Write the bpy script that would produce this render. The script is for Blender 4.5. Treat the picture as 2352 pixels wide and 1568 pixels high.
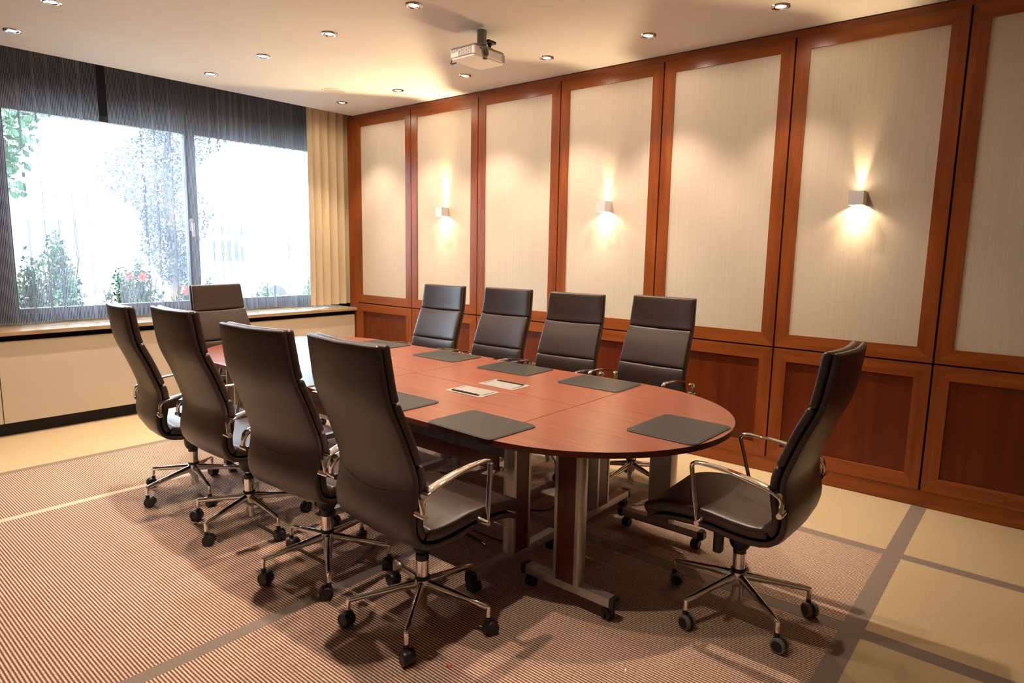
import bpy, math, random
from mathutils import Vector, Matrix
random.seed(7)
PI = math.pi
for o in list(bpy.data.objects): bpy.data.objects.remove(o, do_unlink=True)
S = bpy.context.scene
COL = S.collection

# ------------------------------------------------------------------ camera
FPX, YAW, PITCH, ROLL, CAMZ = 1476.043, 0.8759, -0.1432, 0.0172, 1.5
cam = bpy.data.cameras.new('camera'); camo = bpy.data.objects.new('camera', cam); COL.objects.link(camo)
cam.sensor_width = 36.0; cam.lens = FPX / 2352 * 36; cam.clip_start = 0.05; cam.clip_end = 200
_f = Vector((math.sin(YAW)*math.cos(PITCH), math.cos(YAW)*math.cos(PITCH), math.sin(PITCH)))
_r = Vector((math.cos(YAW), -math.sin(YAW), 0)); _u = _r.cross(_f)
_r2 = math.cos(ROLL)*_r + math.sin(ROLL)*_u; _u2 = -math.sin(ROLL)*_r + math.cos(ROLL)*_u
camo.matrix_world = Matrix(((_r2.x, _u2.x, -_f.x, 0), (_r2.y, _u2.y, -_f.y, 0), (_r2.z, _u2.z, -_f.z, CAMZ), (0, 0, 0, 1)))
S.camera = camo

# ------------------------------------------------------------------ light, exposure
S.view_settings.view_transform = 'Standard'; S.view_settings.look = 'None'
S.view_settings.exposure = 0.94; S.view_settings.gamma = 1.0
try: S.view_settings.use_curve_mapping = False
except Exception: pass
WORLD_STRENGTH = 15.0
LAMP_WATT, LAMP_CORE, LAMP_SPILL = 46.0, 40.0, 5.5      # one ceiling downlight: beam, its brighter core, faint spill
LAMP_COL = (1.0, 0.815, 0.63)
SCONCE_DOWN, SCONCE_UP, SCONCE_WIDE = 7.5, 20.0, 0.15
W = bpy.data.worlds.new('overcast_sky'); S.world = W; W.use_nodes = True
bg = W.node_tree.nodes['Background']; bg.inputs[0].default_value = (0.80, 0.90, 1.0, 1); bg.inputs[1].default_value = WORLD_STRENGTH
def portal(x0, x1, z0, z1, y):
    l = bpy.data.lights.new('window_daylight', 'AREA'); l.shape = 'RECTANGLE'; l.size = x1-x0; l.size_y = z1-z0
    l.cycles.is_portal = True
    o = bpy.data.objects.new('window_daylight', l); COL.objects.link(o)
    o.location = ((x0+x1)/2, y, (z0+z1)/2); o.rotation_euler = (-PI/2, 0, 0)
portal(1.42, 4.62, 0.86, 2.62, 6.9)
def spot(name, loc, rot, watt, size_deg, blend, radius, color=LAMP_COL, parent=None):
    l = bpy.data.lights.new(name, 'SPOT'); l.energy = watt; l.spot_size = math.radians(size_deg); l.spot_blend = blend
    l.shadow_soft_size = radius; l.color = color
    o = bpy.data.objects.new(name, l); COL.objects.link(o); o.location = loc; o.rotation_euler = rot
    if parent: o.parent = parent
    return o

# ------------------------------------------------------------------ materials
def newmat(name):
    m = bpy.data.materials.new(name); m.use_nodes = True
    nt = m.node_tree; return m, nt, nt.nodes['Principled BSDF']
def setp(b, col=None, rough=None, metal=None, spec=None, coat=None, coat_r=None, sheen=None):
    if col is not None: b.inputs['Base Color'].default_value = (*col, 1)
    if rough is not None: b.inputs['Roughness'].default_value = rough
    if metal is not None: b.inputs['Metallic'].default_value = metal
    if spec is not None: b.inputs['Specular IOR Level'].default_value = spec
    if coat is not None: b.inputs['Coat Weight'].default_value = coat
    if coat_r is not None: b.inputs['Coat Roughness'].default_value = coat_r
    if sheen is not None: b.inputs['Sheen Weight'].default_value = sheen
def node(nt, t, **k):
    n = nt.nodes.new(t)
    for a, v in k.items(): setattr(n, a, v)
    return n
def noise_col(nt, b, c1, c2, scale=(1,1,1), nscale=5, detail=4, lo=0.35, hi=0.65, bump=0, dist=0.01, coord='Object', rough=0.55):
    tc = node(nt, 'ShaderNodeTexCoord'); mp = node(nt, 'ShaderNodeMapping'); mp.inputs['Scale'].default_value = scale
    ns = node(nt, 'ShaderNodeTexNoise'); ns.inputs['Scale'].default_value = nscale; ns.inputs['Detail'].default_value = detail
    ns.inputs['Roughness'].default_value = rough
    cr = node(nt, 'ShaderNodeValToRGB'); cr.color_ramp.elements[0].position = lo; cr.color_ramp.elements[1].position = hi
    cr.color_ramp.elements[0].color = (*c1, 1); cr.color_ramp.elements[1].color = (*c2, 1)
    L = nt.links.new
    L(tc.outputs[coord], mp.inputs[0]); L(mp.outputs[0], ns.inputs[0]); L(ns.outputs[0], cr.inputs[0]); L(cr.outputs[0], b.inputs['Base Color'])
    if bump:
        bp = node(nt, 'ShaderNodeBump'); bp.inputs['Strength'].default_value = bump; bp.inputs['Distance'].default_value = dist
        L(ns.outputs[0], bp.inputs['Height']); L(bp.outputs[0], b.inputs['Normal'])
    return cr
def simple(name, col, rough=0.5, metal=0.0, spec=0.5, coat=0, vary=0.06, bump=0, nscale=40):
    m, nt, b = newmat(name); setp(b, col, rough, metal, spec, coat)
    c1 = tuple(max(0, c*(1-vary)) for c in col); c2 = tuple(min(1, c*(1+vary)) for c in col)
    noise_col(nt, b, c1, c2, (1,1,1), nscale, 3, 0.3, 0.7, bump, 0.002)
    return m
def wood(name, c1, c2, scale, rough=0.34, coat=0.25, nscale=3.0):
    m, nt, b = newmat(name); setp(b, None, rough, 0, 0.25, coat*.8, 0.2)
    noise_col(nt, b, c1, c2, scale, nscale, 6, 0.32, 0.72, 0.02, 0.002)
    return m
CH1, CH2 = (0.185, 0.043, 0.010), (0.315, 0.080, 0.016)
M = {}
M['wood_v'] = wood('cherry_wood_vertical', CH1, CH2, (6, 6, 0.55), 0.30, 0.15)
M['wood_h'] = wood('cherry_wood_horizontal', (0.215, 0.052, 0.011), (0.345, 0.092, 0.018), (6, 0.55, 6), 0.27, 0.15)
M['wood_p'] = wood('cherry_wood_panel', (0.105, 0.0165, 0.003), (0.160, 0.029, 0.0045), (5, 5, 0.4), 0.38, 0.12)
M['wood_c'] = wood('cherry_wood_cornice', (0.19, 0.046, 0.011), (0.29, 0.072, 0.016), (6, 0.5, 6), 0.36)
def fabric_insert():
    m, nt, b = newmat('cream_streaked_wallcloth'); setp(b, None, 0.75, 0, 0.2)
    noise_col(nt, b, (0.555, 0.465, 0.362), (0.655, 0.56, 0.445), (150, 150, 0.4), 2.2, 4, 0.28, 0.72, 0.2, 0.001, rough=0.7)
    return m
M['insert'] = fabric_insert()
M['ceiling'] = simple('ceiling_paint', (0.70, 0.645, 0.60), 0.8, vary=0.012, nscale=2)
M['plaster'] = simple('wall_plaster', (0.40, 0.31, 0.22), 0.8, vary=0.02, nscale=3)
M['beige'] = simple('beige_cover_panel', (0.58, 0.495, 0.39), 0.55, vary=0.02, nscale=4)
M['black'] = simple('black_recess', (0.010, 0.010, 0.012), 0.7)
M['navy'] = simple('shade_dark_soffit', (0.018, 0.021, 0.030), 0.8)  # dark blue puts the unlit look of the window wall into the colour
def stone():
    m, nt, b = newmat('travertine_sill'); setp(b, None, 0.22, 0, 0.5)
    noise_col(nt, b, (0.31, 0.205, 0.10), (0.48, 0.35, 0.205), (2, 12, 12), 4, 6, 0.3, 0.7)
    return m
M['stone'] = stone()
PERIOD = 0.0120
def carpet_striped(name, ca, cb, sharp=0.12, duty=0.5, tuftmix=0.75, bump=0.5):
    m, nt, b = newmat(name); setp(b, None, 0.95, 0, 0.05); L = nt.links.new
    tc = node(nt, 'ShaderNodeTexCoord'); sp = node(nt, 'ShaderNodeSeparateXYZ'); L(tc.outputs['Object'], sp.inputs[0])
    nz = node(nt, 'ShaderNodeTexNoise'); nz.inputs['Scale'].default_value = 160; nz.inputs['Detail'].default_value = 2
    L(tc.outputs['Object'], nz.inputs[0])
    mp = node(nt, 'ShaderNodeMapping'); mp.inputs['Scale'].default_value = (1/PERIOD, 160, 1); L(tc.outputs['Object'], mp.inputs[0])
    tuft = node(nt, 'ShaderNodeTexNoise'); tuft.inputs['Scale'].default_value = 1.0; tuft.inputs['Detail'].default_value = 1; L(mp.outputs[0], tuft.inputs[0])
    j = node(nt, 'ShaderNodeMath', operation='MULTIPLY_ADD'); L(nz.outputs[0], j.inputs[0]); j.inputs[1].default_value = 0.0035; L(sp.outputs[0], j.inputs[2])
    d = node(nt, 'ShaderNodeMath', operation='DIVIDE'); L(j.outputs[0], d.inputs[0]); d.inputs[1].default_value = PERIOD
    w = node(nt, 'ShaderNodeMath', operation='PINGPONG'); L(d.outputs[0], w.inputs[0]); w.inputs[1].default_value = 0.5
    mr = node(nt, 'ShaderNodeMapRange'); L(w.outputs[0], mr.inputs[0]); h = 0.5*duty
    mr.inputs[1].default_value = h-sharp/2; mr.inputs[2].default_value = h+sharp/2
    mx = node(nt, 'ShaderNodeMix', data_type='RGBA'); L(mr.outputs[0], mx.inputs[0]); mx.inputs[6].default_value = (*ca, 1); mx.inputs[7].default_value = (*cb, 1)
    m2 = node(nt, 'ShaderNodeMix', data_type='RGBA', blend_type='MULTIPLY'); m2.inputs[0].default_value = tuftmix
    cr = node(nt, 'ShaderNodeValToRGB'); cr.color_ramp.elements[0].position = 0.3; cr.color_ramp.elements[1].position = 0.62
    cr.color_ramp.elements[0].color = (0.62, 0.60, 0.58, 1); cr.color_ramp.elements[1].color = (1, 1, 1, 1)
    L(tuft.outputs[0], cr.inputs[0]); L(mx.outputs[2], m2.inputs[6]); L(cr.outputs[0], m2.inputs[7]); L(m2.outputs[2], b.inputs['Base Color'])
    bp = node(nt, 'ShaderNodeBump'); bp.inputs['Strength'].default_value = bump; bp.inputs['Distance'].default_value = 0.003
    L(mr.outputs[0], bp.inputs['Height']); L(bp.outputs[0], b.inputs['Normal'])
    return m
M['carpet_stripe'] = carpet_striped('striped_rust_carpet', (0.225, 0.074, 0.052), (0.66, 0.55, 0.44))
M['carpet_beige'] = carpet_striped('ribbed_beige_carpet', (0.475, 0.355, 0.21), (0.565, 0.435, 0.27), 0.5, 0.5, 0.22, 0.25)
M['carpet_grey'] = simple('grey_brown_carpet_strip', (0.235, 0.180, 0.150), 0.95, spec=0.05, vary=0.12, nscale=120, bump=0.3)
M['carpet_cream'] = simple('cream_carpet_strip', (0.60, 0.49, 0.36), 0.95, spec=0.05, vary=0.06, nscale=120)
def leather(name, c, rough, spec=0.55):
    m, nt, b = newmat(name); setp(b, c, rough, 0, spec); L = nt.links.new
    tc = node(nt, 'ShaderNodeTexCoord'); v = node(nt, 'ShaderNodeTexVoronoi'); v.inputs['Scale'].default_value = 420; L(tc.outputs['Object'], v.inputs[0])
    bp = node(nt, 'ShaderNodeBump'); bp.inputs['Strength'].default_value = 0.22; bp.inputs['Distance'].default_value = 0.0012
    L(v.outputs[0], bp.inputs['Height']); L(bp.outputs[0], b.inputs['Normal'])
    n2 = node(nt, 'ShaderNodeTexNoise'); n2.inputs['Scale'].default_value = 7; L(tc.outputs['Object'], n2.inputs[0])
    cr = node(nt, 'ShaderNodeValToRGB'); cr.color_ramp.elements[0].color = (c[0]*.85, c[1]*.85, c[2]*.85, 1); cr.color_ramp.elements[1].color = (c[0]*1.15, c[1]*1.15, c[2]*1.15, 1)
    L(n2.outputs[0], cr.inputs[0]); L(cr.outputs[0], b.inputs['Base Color'])
    return m
M['leather'] = leather('dark_brown_leather', (0.034, 0.0195, 0.0145), 0.34)
M['seam'] = simple('dark_seam_thread', (0.030, 0.018, 0.013), 0.5)
M['chrome'] = simple('polished_chrome', (0.80, 0.78, 0.76), 0.07, 1.0, vary=0.01)
M['plastic'] = simple('black_plastic', (0.013, 0.012, 0.012), 0.38)
M['rubber_grey'] = simple('grey_caster_tread', (0.16, 0.15, 0.14), 0.6)
M['alu'] = simple('silver_aluminium', (0.50, 0.475, 0.44), 0.36, 0.8, vary=0.03)  # toned down to carry some of the shade under the table
M['dark_rail'] = simple('shade_darkened_rail_grey', (0.085, 0.082, 0.078), 0.5)  # grey rails darkened so the under-table shade is in the colour
def tabletop():
    m, nt, b = newmat('mahogany_tabletop'); setp(b, None, 0.30, 0, 0.42, 0.06, 0.2)
    noise_col(nt, b, (0.085, 0.021, 0.011), (0.275, 0.080, 0.039), (60, 0.9, 10), 2.2, 5, 0.27, 0.72, rough=0.65)
    return m
M['table'] = tabletop()
M['table_edge'] = wood('mahogany_edge_band', (0.055, 0.010, 0.006), (0.085, 0.017, 0.010), (3, 3, 12), 0.3, 0.2)
M['table_leg'] = wood('mahogany_leg_panel', (0.080, 0.020, 0.010), (0.125, 0.033, 0.017), (12, 12, 0.8), 0.32)
M['pad'] = leather('black_pad_leather', (0.017, 0.0165, 0.015), 0.38, 0.4)
M['pad_edge'] = simple('black_pad_rim', (0.020, 0.020, 0.019), 0.4)
M['steel'] = simple('brushed_plate_metal', (0.46, 0.45, 0.43), 0.38, 0.8, vary=0.03, nscale=80)
M['white_plastic'] = simple('white_projector_plastic', (0.84, 0.80, 0.76), 0.4, vary=0.01)
M['grey_plastic'] = simple('grey_projector_plastic', (0.26, 0.25, 0.235), 0.45)
M['vent_dark'] = simple('vent_slot_dark', (0.09, 0.055, 0.045), 0.8)
M['lens'] = simple('lens_glass', (0.03, 0.02, 0.016), 0.05, 0, 1.0)
M['sconce'] = simple('satin_sconce_metal', (0.62, 0.60, 0.60), 0.45, 0.1, vary=0.01)
M['handle'] = simple('satin_window_handle', (0.70, 0.68, 0.66), 0.35, 0.3)
M['frame'] = simple('dark_window_frame', (0.035, 0.038, 0.045), 0.5)
M['speaker'] = simple('offwhite_speaker_grille', (0.52, 0.45, 0.39), 0.7, vary=0.1, nscale=600)
M['orange'] = simple('orange_scrap', (0.85, 0.13, 0.04), 0.8)
M['paper'] = simple('white_scrap', (0.85, 0.82, 0.76), 0.8)
def emit(name, col, s):
    m, nt, b = newmat(name); setp(b, (0.9, 0.85, 0.8), 0.3)
    b.inputs['Emission Color'].default_value = (*col, 1); b.inputs['Emission Strength'].default_value = s
    n = node(nt, 'ShaderNodeTexNoise'); n.inputs['Scale'].default_value = 4
    return m
M['lamp'] = emit('lit_halogen_lens', (1.0, 0.86, 0.70), 22.0)
M['lamp_diff'] = emit('lit_sconce_diffuser', (1.0, 0.82, 0.58), 9.0)
def glass():
    m = bpy.data.materials.new('window_glass'); m.use_nodes = True; nt = m.node_tree; nt.nodes.remove(nt.nodes['Principled BSDF'])
    t = node(nt, 'ShaderNodeBsdfTransparent'); t.inputs[0].default_value = (0.94, 0.97, 0.97, 1)
    g = node(nt, 'ShaderNodeBsdfGlossy'); g.inputs['Roughness'].default_value = 0.02
    fr = node(nt, 'ShaderNodeFresnel'); fr.inputs[0].default_value = 1.45
    mx = node(nt, 'ShaderNodeMixShader'); L = nt.links.new
    L(fr.outputs[0], mx.inputs[0]); L(t.outputs[0], mx.inputs[1]); L(g.outputs[0], mx.inputs[2]); L(mx.outputs[0], nt.nodes['Material Output'].inputs[0])
    return m
M['glass'] = glass()
def sheer():
    m = bpy.data.materials.new('striped_voile'); m.use_nodes = True; nt = m.node_tree; nt.nodes.remove(nt.nodes['Principled BSDF']); L = nt.links.new
    uv = node(nt, 'ShaderNodeUVMap'); sp = node(nt, 'ShaderNodeSeparateXYZ'); L(uv.outputs[0], sp.inputs[0])
    d = node(nt, 'ShaderNodeMath', operation='DIVIDE'); L(sp.outputs[0], d.inputs[0]); d.inputs[1].default_value = 0.0108
    w = node(nt, 'ShaderNodeMath', operation='PINGPONG'); L(d.outputs[0], w.inputs[0]); w.inputs[1].default_value = 0.5
    mr = node(nt, 'ShaderNodeMapRange'); L(w.outputs[0], mr.inputs[0]); mr.inputs[1].default_value = 0.2; mr.inputs[2].default_value = 0.3
    mr.inputs[3].default_value = 0.10; mr.inputs[4].default_value = 0.80       # opacity of gauze and of the thread stripes
    t = node(nt, 'ShaderNodeBsdfTransparent'); t.inputs[0].default_value = (0.97, 0.985, 1.0, 1)
    df = node(nt, 'ShaderNodeBsdfDiffuse'); df.inputs[0].default_value = (0.30, 0.285, 0.29, 1)
    tl = node(nt, 'ShaderNodeBsdfTranslucent'); tl.inputs[0].default_value = (0.27, 0.30, 0.37, 1)
    m1 = node(nt, 'ShaderNodeMixShader'); m1.inputs[0].default_value = 0.5; L(df.outputs[0], m1.inputs[1]); L(tl.outputs[0], m1.inputs[2])
    m2 = node(nt, 'ShaderNodeMixShader'); L(mr.outputs[0], m2.inputs[0]); L(t.outputs[0], m2.inputs[1]); L(m1.outputs[0], m2.inputs[2])
    L(m2.outputs[0], nt.nodes['Material Output'].inputs[0])
    return m
M['sheer'] = sheer()
def drape():
    m, nt, b = newmat('beige_drape_cloth'); setp(b, (0.52, 0.40, 0.235), 0.8, 0, 0.15, sheen=0.3)
    noise_col(nt, b, (0.62, 0.51, 0.34), (0.72, 0.60, 0.41), (1, 1, 0.1), 14, 3, 0.3, 0.7)
    return m
M['drape'] = drape()
M['leaf'] = simple('garden_leaf', (0.030, 0.105, 0.045), 0.6, vary=0.5, nscale=9)
M['leaf_pale'] = simple('pale_garden_leaf', (0.07, 0.13, 0.07), 0.6, vary=0.4, nscale=9)
M['conifer'] = simple('dark_conifer_leaf', (0.046, 0.064, 0.085), 0.7, vary=0.4, nscale=9)
M['bark'] = simple('bark', (0.10, 0.07, 0.05), 0.9, vary=0.3)
M['facade'] = simple('white_facade', (0.80, 0.79, 0.76), 0.8, vary=0.02)
M['facade_glass'] = simple('facade_window_glass', (0.30, 0.34, 0.38), 0.2)
M['van'] = simple('white_van_paint', (0.75, 0.75, 0.75), 0.3)
M['van_glass'] = simple('van_dark_glass', (0.20, 0.22, 0.25), 0.15)
M['petal'] = simple('red_petal', (0.75, 0.06, 0.05), 0.6)
M['ground'] = simple('garden_ground', (0.45, 0.45, 0.40), 0.9, vary=0.2, nscale=4)

# ------------------------------------------------------------------ mesh helpers
class MB:
    def __init__(s): s.v = []; s.f = []; s.m = []; s.uv = None
    def add(s, vs, fs, mi=0):
        o = len(s.v); s.v += [tuple(p) for p in vs]; s.f += [tuple(i+o for i in f) for f in fs]; s.m += [mi]*len(fs); return s
    def box(s, x0, x1, y0, y1, z0, z1, mi=0):
        return s.add([(x0,y0,z0),(x1,y0,z0),(x1,y1,z0),(x0,y1,z0),(x0,y0,z1),(x1,y0,z1),(x1,y1,z1),(x0,y1,z1)],
                     [(0,3,2,1),(4,5,6,7),(0,1,5,4),(1,2,6,5),(2,3,7,6),(3,0,4,7)], mi)
    def prism(s, poly, z0, z1, fn=None, mi=0, side=None):
        n = len(poly); fn = fn or (lambda a, b, c: (a, b, c))
        vs = [fn(a, b, z0) for a, b in poly] + [fn(a, b, z1) for a, b in poly]
        s.add(vs, [tuple(range(n-1, -1, -1)), tuple(range(n, 2*n))], mi)
        o = len(s.v)-2*n; fs = [(i, (i+1) % n, (i+1) % n+n, i+n) for i in range(n)]
        s.f += [tuple(k+o for k in f) for f in fs]; s.m += [mi if side is None else side]*n; return s
    def rings(s, rings, cap=True, mi=0, closed=True):
        n = len(rings[0]); o = len(s.v)
        for r in rings: s.v += [tuple(p) for p in r]
        for a in range(len(rings)-1):
            for i in range(n if closed else n-1):
                j = (i+1) % n; s.f.append((o+a*n+i, o+a*n+j, o+(a+1)*n+j, o+(a+1)*n+i)); s.m.append(mi)
        if cap:
            s.f.append(tuple(o+i for i in range(n-1, -1, -1))); s.m.append(mi)
            k = o+(len(rings)-1)*n; s.f.append(tuple(k+i for i in range(n))); s.m.append(mi)
        return s
    def tube(s, pts, rad, n=10, mi=0, cap=True):
        pts = [Vector(p) for p in pts]; rr = rad if isinstance(rad, (list, tuple)) else [rad]*len(pts); R = []; prev = None
        for i, p in enumerate(pts):
            t = (pts[min(i+1, len(pts)-1)]-pts[max(i-1, 0)]).normalized()
            a = prev if prev is not None else (Vector((0,0,1)) if abs(t.z) < .9 else Vector((1,0,0)))
            a = (a - t*a.dot(t)).normalized(); b = t.cross(a); prev = a
            R.append([p + a*(rr[i]*math.cos(2*PI*k/n)) + b*(rr[i]*math.sin(2*PI*k/n)) for k in range(n)])
        return s.rings(R, cap, mi)
    def lathe(s, prof, n=24, c=(0,0,0), axis='z', mi=0, cap=True):
        R = []
        for r, h in prof:
            ring = []
            for k in range(n):
                a = 2*PI*k/n; u, v = r*math.cos(a), r*math.sin(a)
                p = (u, v, h) if axis == 'z' else ((h, u, v) if axis == 'x' else (v, h, u))
                ring.append((p[0]+c[0], p[1]+c[1], p[2]+c[2]))
            R.append(ring)
        return s.rings(R, cap, mi)
    def build(s, name, mats, parent=None, loc=None, rotz=0, smooth=35, bevel=0):
        me = bpy.data.meshes.new(name); me.from_pydata(s.v, [], s.f)
        mats = mats if isinstance(mats, (list, tuple)) else [mats]
        for m in mats: me.materials.append(m)
        if len(mats) > 1: me.polygons.foreach_set('material_index', s.m)
        if s.uv:
            uv = me.uv_layers.new(name='UVMap')
            for l in me.loops: uv.data[l.index].uv = s.uv[l.vertex_index]
        me.validate(); me.update()
        if smooth:
            me.polygons.foreach_set('use_smooth', [True]*len(me.polygons))
            try: me.set_sharp_from_angle(angle=math.radians(smooth))
            except Exception: pass
        o = bpy.data.objects.new(name, me); COL.objects.link(o)
        if loc is not None: o.location = loc
        if rotz: o.rotation_euler = (0, 0, rotz)
        if parent is not None: o.parent = parent
        if bevel:
            b = o.modifiers.new('bevel', 'BEVEL'); b.width = bevel; b.segments = 2; b.limit_method = 'ANGLE'; b.angle_limit = math.radians(40)
        return o
def tag(o, label=None, cat=None, group=None, kind=None):
    if label: o['label'] = label
    if cat: o['category'] = cat
    if group: o['group'] = group
    if kind: o['kind'] = kind
    return o
def empty(name, loc=(0,0,0), rz=0):
    o = bpy.data.objects.new(name, None); COL.objects.link(o); o.location = loc; o.rotation_euler = (0, 0, rz); o.empty_display_size = 0.1; return o
def dup(o, parent=None):
    c = o.copy(); COL.objects.link(c)
    if parent is not None: c.parent = parent
    for ch in list(o.children): dup(ch, c)
    return c
def share(o, name, parent=None, loc=None):
    c = o.copy(); c.name = name; COL.objects.link(c); c.parent = parent
    if loc is not None: c.location = loc
    return c
def sp(v, e): return math.copysign(abs(v)**e, v)
def catmull(P, n):
    P = [Vector(p) for p in P]; Q = [2*P[0]-P[1]] + P + [2*P[-1]-P[-2]]; out = []
    for i in range(1, len(Q)-2):
        for k in range(n):
            t = k/n; a, b, c, d = Q[i-1], Q[i], Q[i+1], Q[i+2]
            out.append(0.5*((2*b)+(c-a)*t+(2*a-5*b+4*c-d)*t*t+(3*b-a-3*c+d)*t**3))
    out.append(P[-1]); return out
def rrect(x0, x1, y0, y1, r, n=5):
    pts = []
    for cx, cy, a0 in ((x1-r, y1-r, 0), (x0+r, y1-r, PI/2), (x0+r, y0+r, PI), (x1-r, y0+r, 1.5*PI)):
        for k in range(n+1):
            a = a0 + PI/2*k/n; pts.append((cx+r*math.cos(a), cy+r*math.sin(a)))
    return pts

# ------------------------------------------------------------------ room shell
XP, YC, H = 4.436, 6.03, 2.90
YW, XL, YN, XR2 = 6.62, -2.2, -2.6, 4.76
fl = MB().box(XL-.1, XR2+.2, YN-.1, YW+.2, -0.12, -0.012).build('floor', M['plaster'], smooth=0); tag(fl, kind='structure')
def cpiece(name, m, x0, x1, y0, y1):
    return MB().box(x0, x1, y0, y1, -0.012, 0.0).build(name, M[m], fl, smooth=0)
E1, E2 = (3.58, 3.65), (2.70, 2.78)
# striped centre field cut by the inlaid strips
ys = [(0.512, 2.252), (2.318, 4.185), (4.235, 5.05)]
for a, b in ys:
    for xa, xb in ((XL, E2[0]), (E2[1], E1[0])):
        cpiece('striped_carpet_panel', 'carpet_stripe', xa, xb, a, b)
for xa, xb in ((XL, E2[0]), (E2[1], E1[0])):
    cpiece('carpet_strip', 'carpet_grey', xa, xb, 2.252, 2.318)
    cpiece('cream_carpet_strip', 'carpet_cream', xa, xb, 4.185, 4.235)
cpiece('carpet_strip', 'carpet_grey', XL, XP, 0.432, 0.512)
cpiece('carpet_strip', 'carpet_grey', E1[0], E1[1], 0.512, 5.05)
cpiece('carpet_strip', 'carpet_grey', E2[0], E2[1], 0.512, 5.05)
cpiece('carpet_strip', 'carpet_grey', XL, E1[1], 5.05, 5.115)
cpiece('beige_carpet_panel', 'carpet_beige', E1[1], XP, 0.512, 5.115)
cpiece('beige_carpet_panel', 'carpet_beige', XL, XP, 5.115, 6.2)
cpiece('carpet_strip', 'carpet_grey', E1[0], E1[1], YN, 0.432)
cpiece('carpet_strip', 'carpet_grey', E2[0], E2[1], YN, 0.432)
cpiece('beige_carpet_panel', 'carpet_beige', E1[1], XP, YN, 0.432)
cpiece('beige_carpet_panel', 'carpet_beige', E2[1], E1[0], YN, 0.432)
cpiece('beige_carpet_panel', 'carpet_beige', XL, E2[0], YN, 0.432)

c = MB().box(XL-.1, XP+.3, YN-.1, YC, H, H+.27).box(XL-.1, XR2+.2, YC, YW+.2, 3.17, 3.30).build('ceiling', M['ceiling'], smooth=0); tag(c, kind='structure')
w = MB().box(XL-.2, XL, YN-.1, YW+.2, 0, 3.3).build('wall_left', M['plaster'], smooth=0); tag(w, kind='structure')
w = MB().box(XL-.2, XR2+.2, YN-.2, YN, 0, 3.3).build('wall_near', M['plaster'], smooth=0); tag(w, kind='structure')

# panelled wall: backing, then upper and lower framed panels, cornice, plinth
wr = MB().box(XP+.045, XR2+.2, YN-.1, 6.11, 0, 3.3).box(XR2, XR2+.2, 6.11, YW+.2, 0, 3.3).build('wall_right', M['black'], smooth=0); tag(wr, kind='structure')
GR = [6.095-.13, 5.061, 4.142, 3.223, 2.306, 1.396, 0.482, -0.434, -1.35, -2.27]
def to_wall(a, b, c): return (XP+c, a, b)
def mitred(parent, y0, y1, z0, z1, wv, wt, wb, d0, d1):
    for nm, poly, mk in (('rail', [(y0,z1),(y1,z1),(y1-wv,z1-wt),(y0+wv,z1-wt)], 'wood_h'), ('rail', [(y0,z0),(y0+wv,z0+wb),(y1-wv,z0+wb),(y1,z0)], 'wood_h'),
                     ('stile', [(y0,z0),(y0,z1),(y0+wv,z1-wt),(y0+wv,z0+wb)], 'wood_v'), ('stile', [(y1,z0),(y1-wv,z0+wb),(y1-wv,z1-wt),(y1,z1)], 'wood_v')):
        MB().prism(poly, d0, d1, to_wall).build(nm, M[mk], parent, smooth=0)
g = 0.0055
for i in range(len(GR)-1):
    y1, y0 = GR[i]-(g if i else 0), GR[i+1]+g
    up = MB().box(XP+.008, XP+.04, y0+.02, y1-.02, 0.93, 2.80).build('upper_panel', M['insert'], wr, smooth=0)
    mitred(up, y0, y1, 0.878, 2.852, 0.084, 0.082, 0.088, 0.0, 0.044)
    lo = MB().box(XP+.014, XP+.04, y0+.02, y1-.02, 0.15, 0.81).build('lower_panel', M['wood_p'], wr, smooth=0)
    mitred(lo, y0, y1, 0.102, 0.868, 0.084, 0.085, 0.088, 0.0, 0.044)
MB().box(XP, XP+.044, 5.967, 6.11, 0.10, 2.852).build('corner_post', M['wood_v'], wr, smooth=0)
MB().box(XP+.002, XP+.044, YN, 6.11, 2.853, 2.893).build('cornice', M['wood_c'], wr, smooth=0)
MB().box(XP+.006, XP+.044, YN, 6.11, 0.0, 0.100).build('plinth', M['wood_h'], wr, smooth=0)

# window wall
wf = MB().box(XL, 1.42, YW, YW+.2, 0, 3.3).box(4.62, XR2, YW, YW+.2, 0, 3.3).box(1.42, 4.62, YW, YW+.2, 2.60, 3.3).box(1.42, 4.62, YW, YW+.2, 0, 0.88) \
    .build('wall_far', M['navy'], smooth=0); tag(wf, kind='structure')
for a, b in ((XL, -1.12), (-1.115, 0.03), (0.035, 1.178), (1.184, 2.80), (2.806, XP-.004)):
    if a == 1.184: a, b = 1.184, 4.425
    if a > 2.5: continue
    MB().box(a, b, 6.02, 6.05, 0.108, 0.737).build('cover_panel', M['beige'], wf, smooth=0)
MB().box(XL, XP, 6.10, 6.13, 0.0, 0.80).build('recess_back', M['black'], wf, smooth=0)
o = MB().box(XL, XP-.001, 5.985, YW, 0.783, 0.815).build('trim_1', M['stone'], smooth=0, bevel=.003); tag(o, kind='structure')
o = MB().box(XL, XP, 6.085, 6.10, 0.0, 0.108).build('baseboard_far', M['black'], smooth=0); tag(o, kind='structure')
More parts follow.
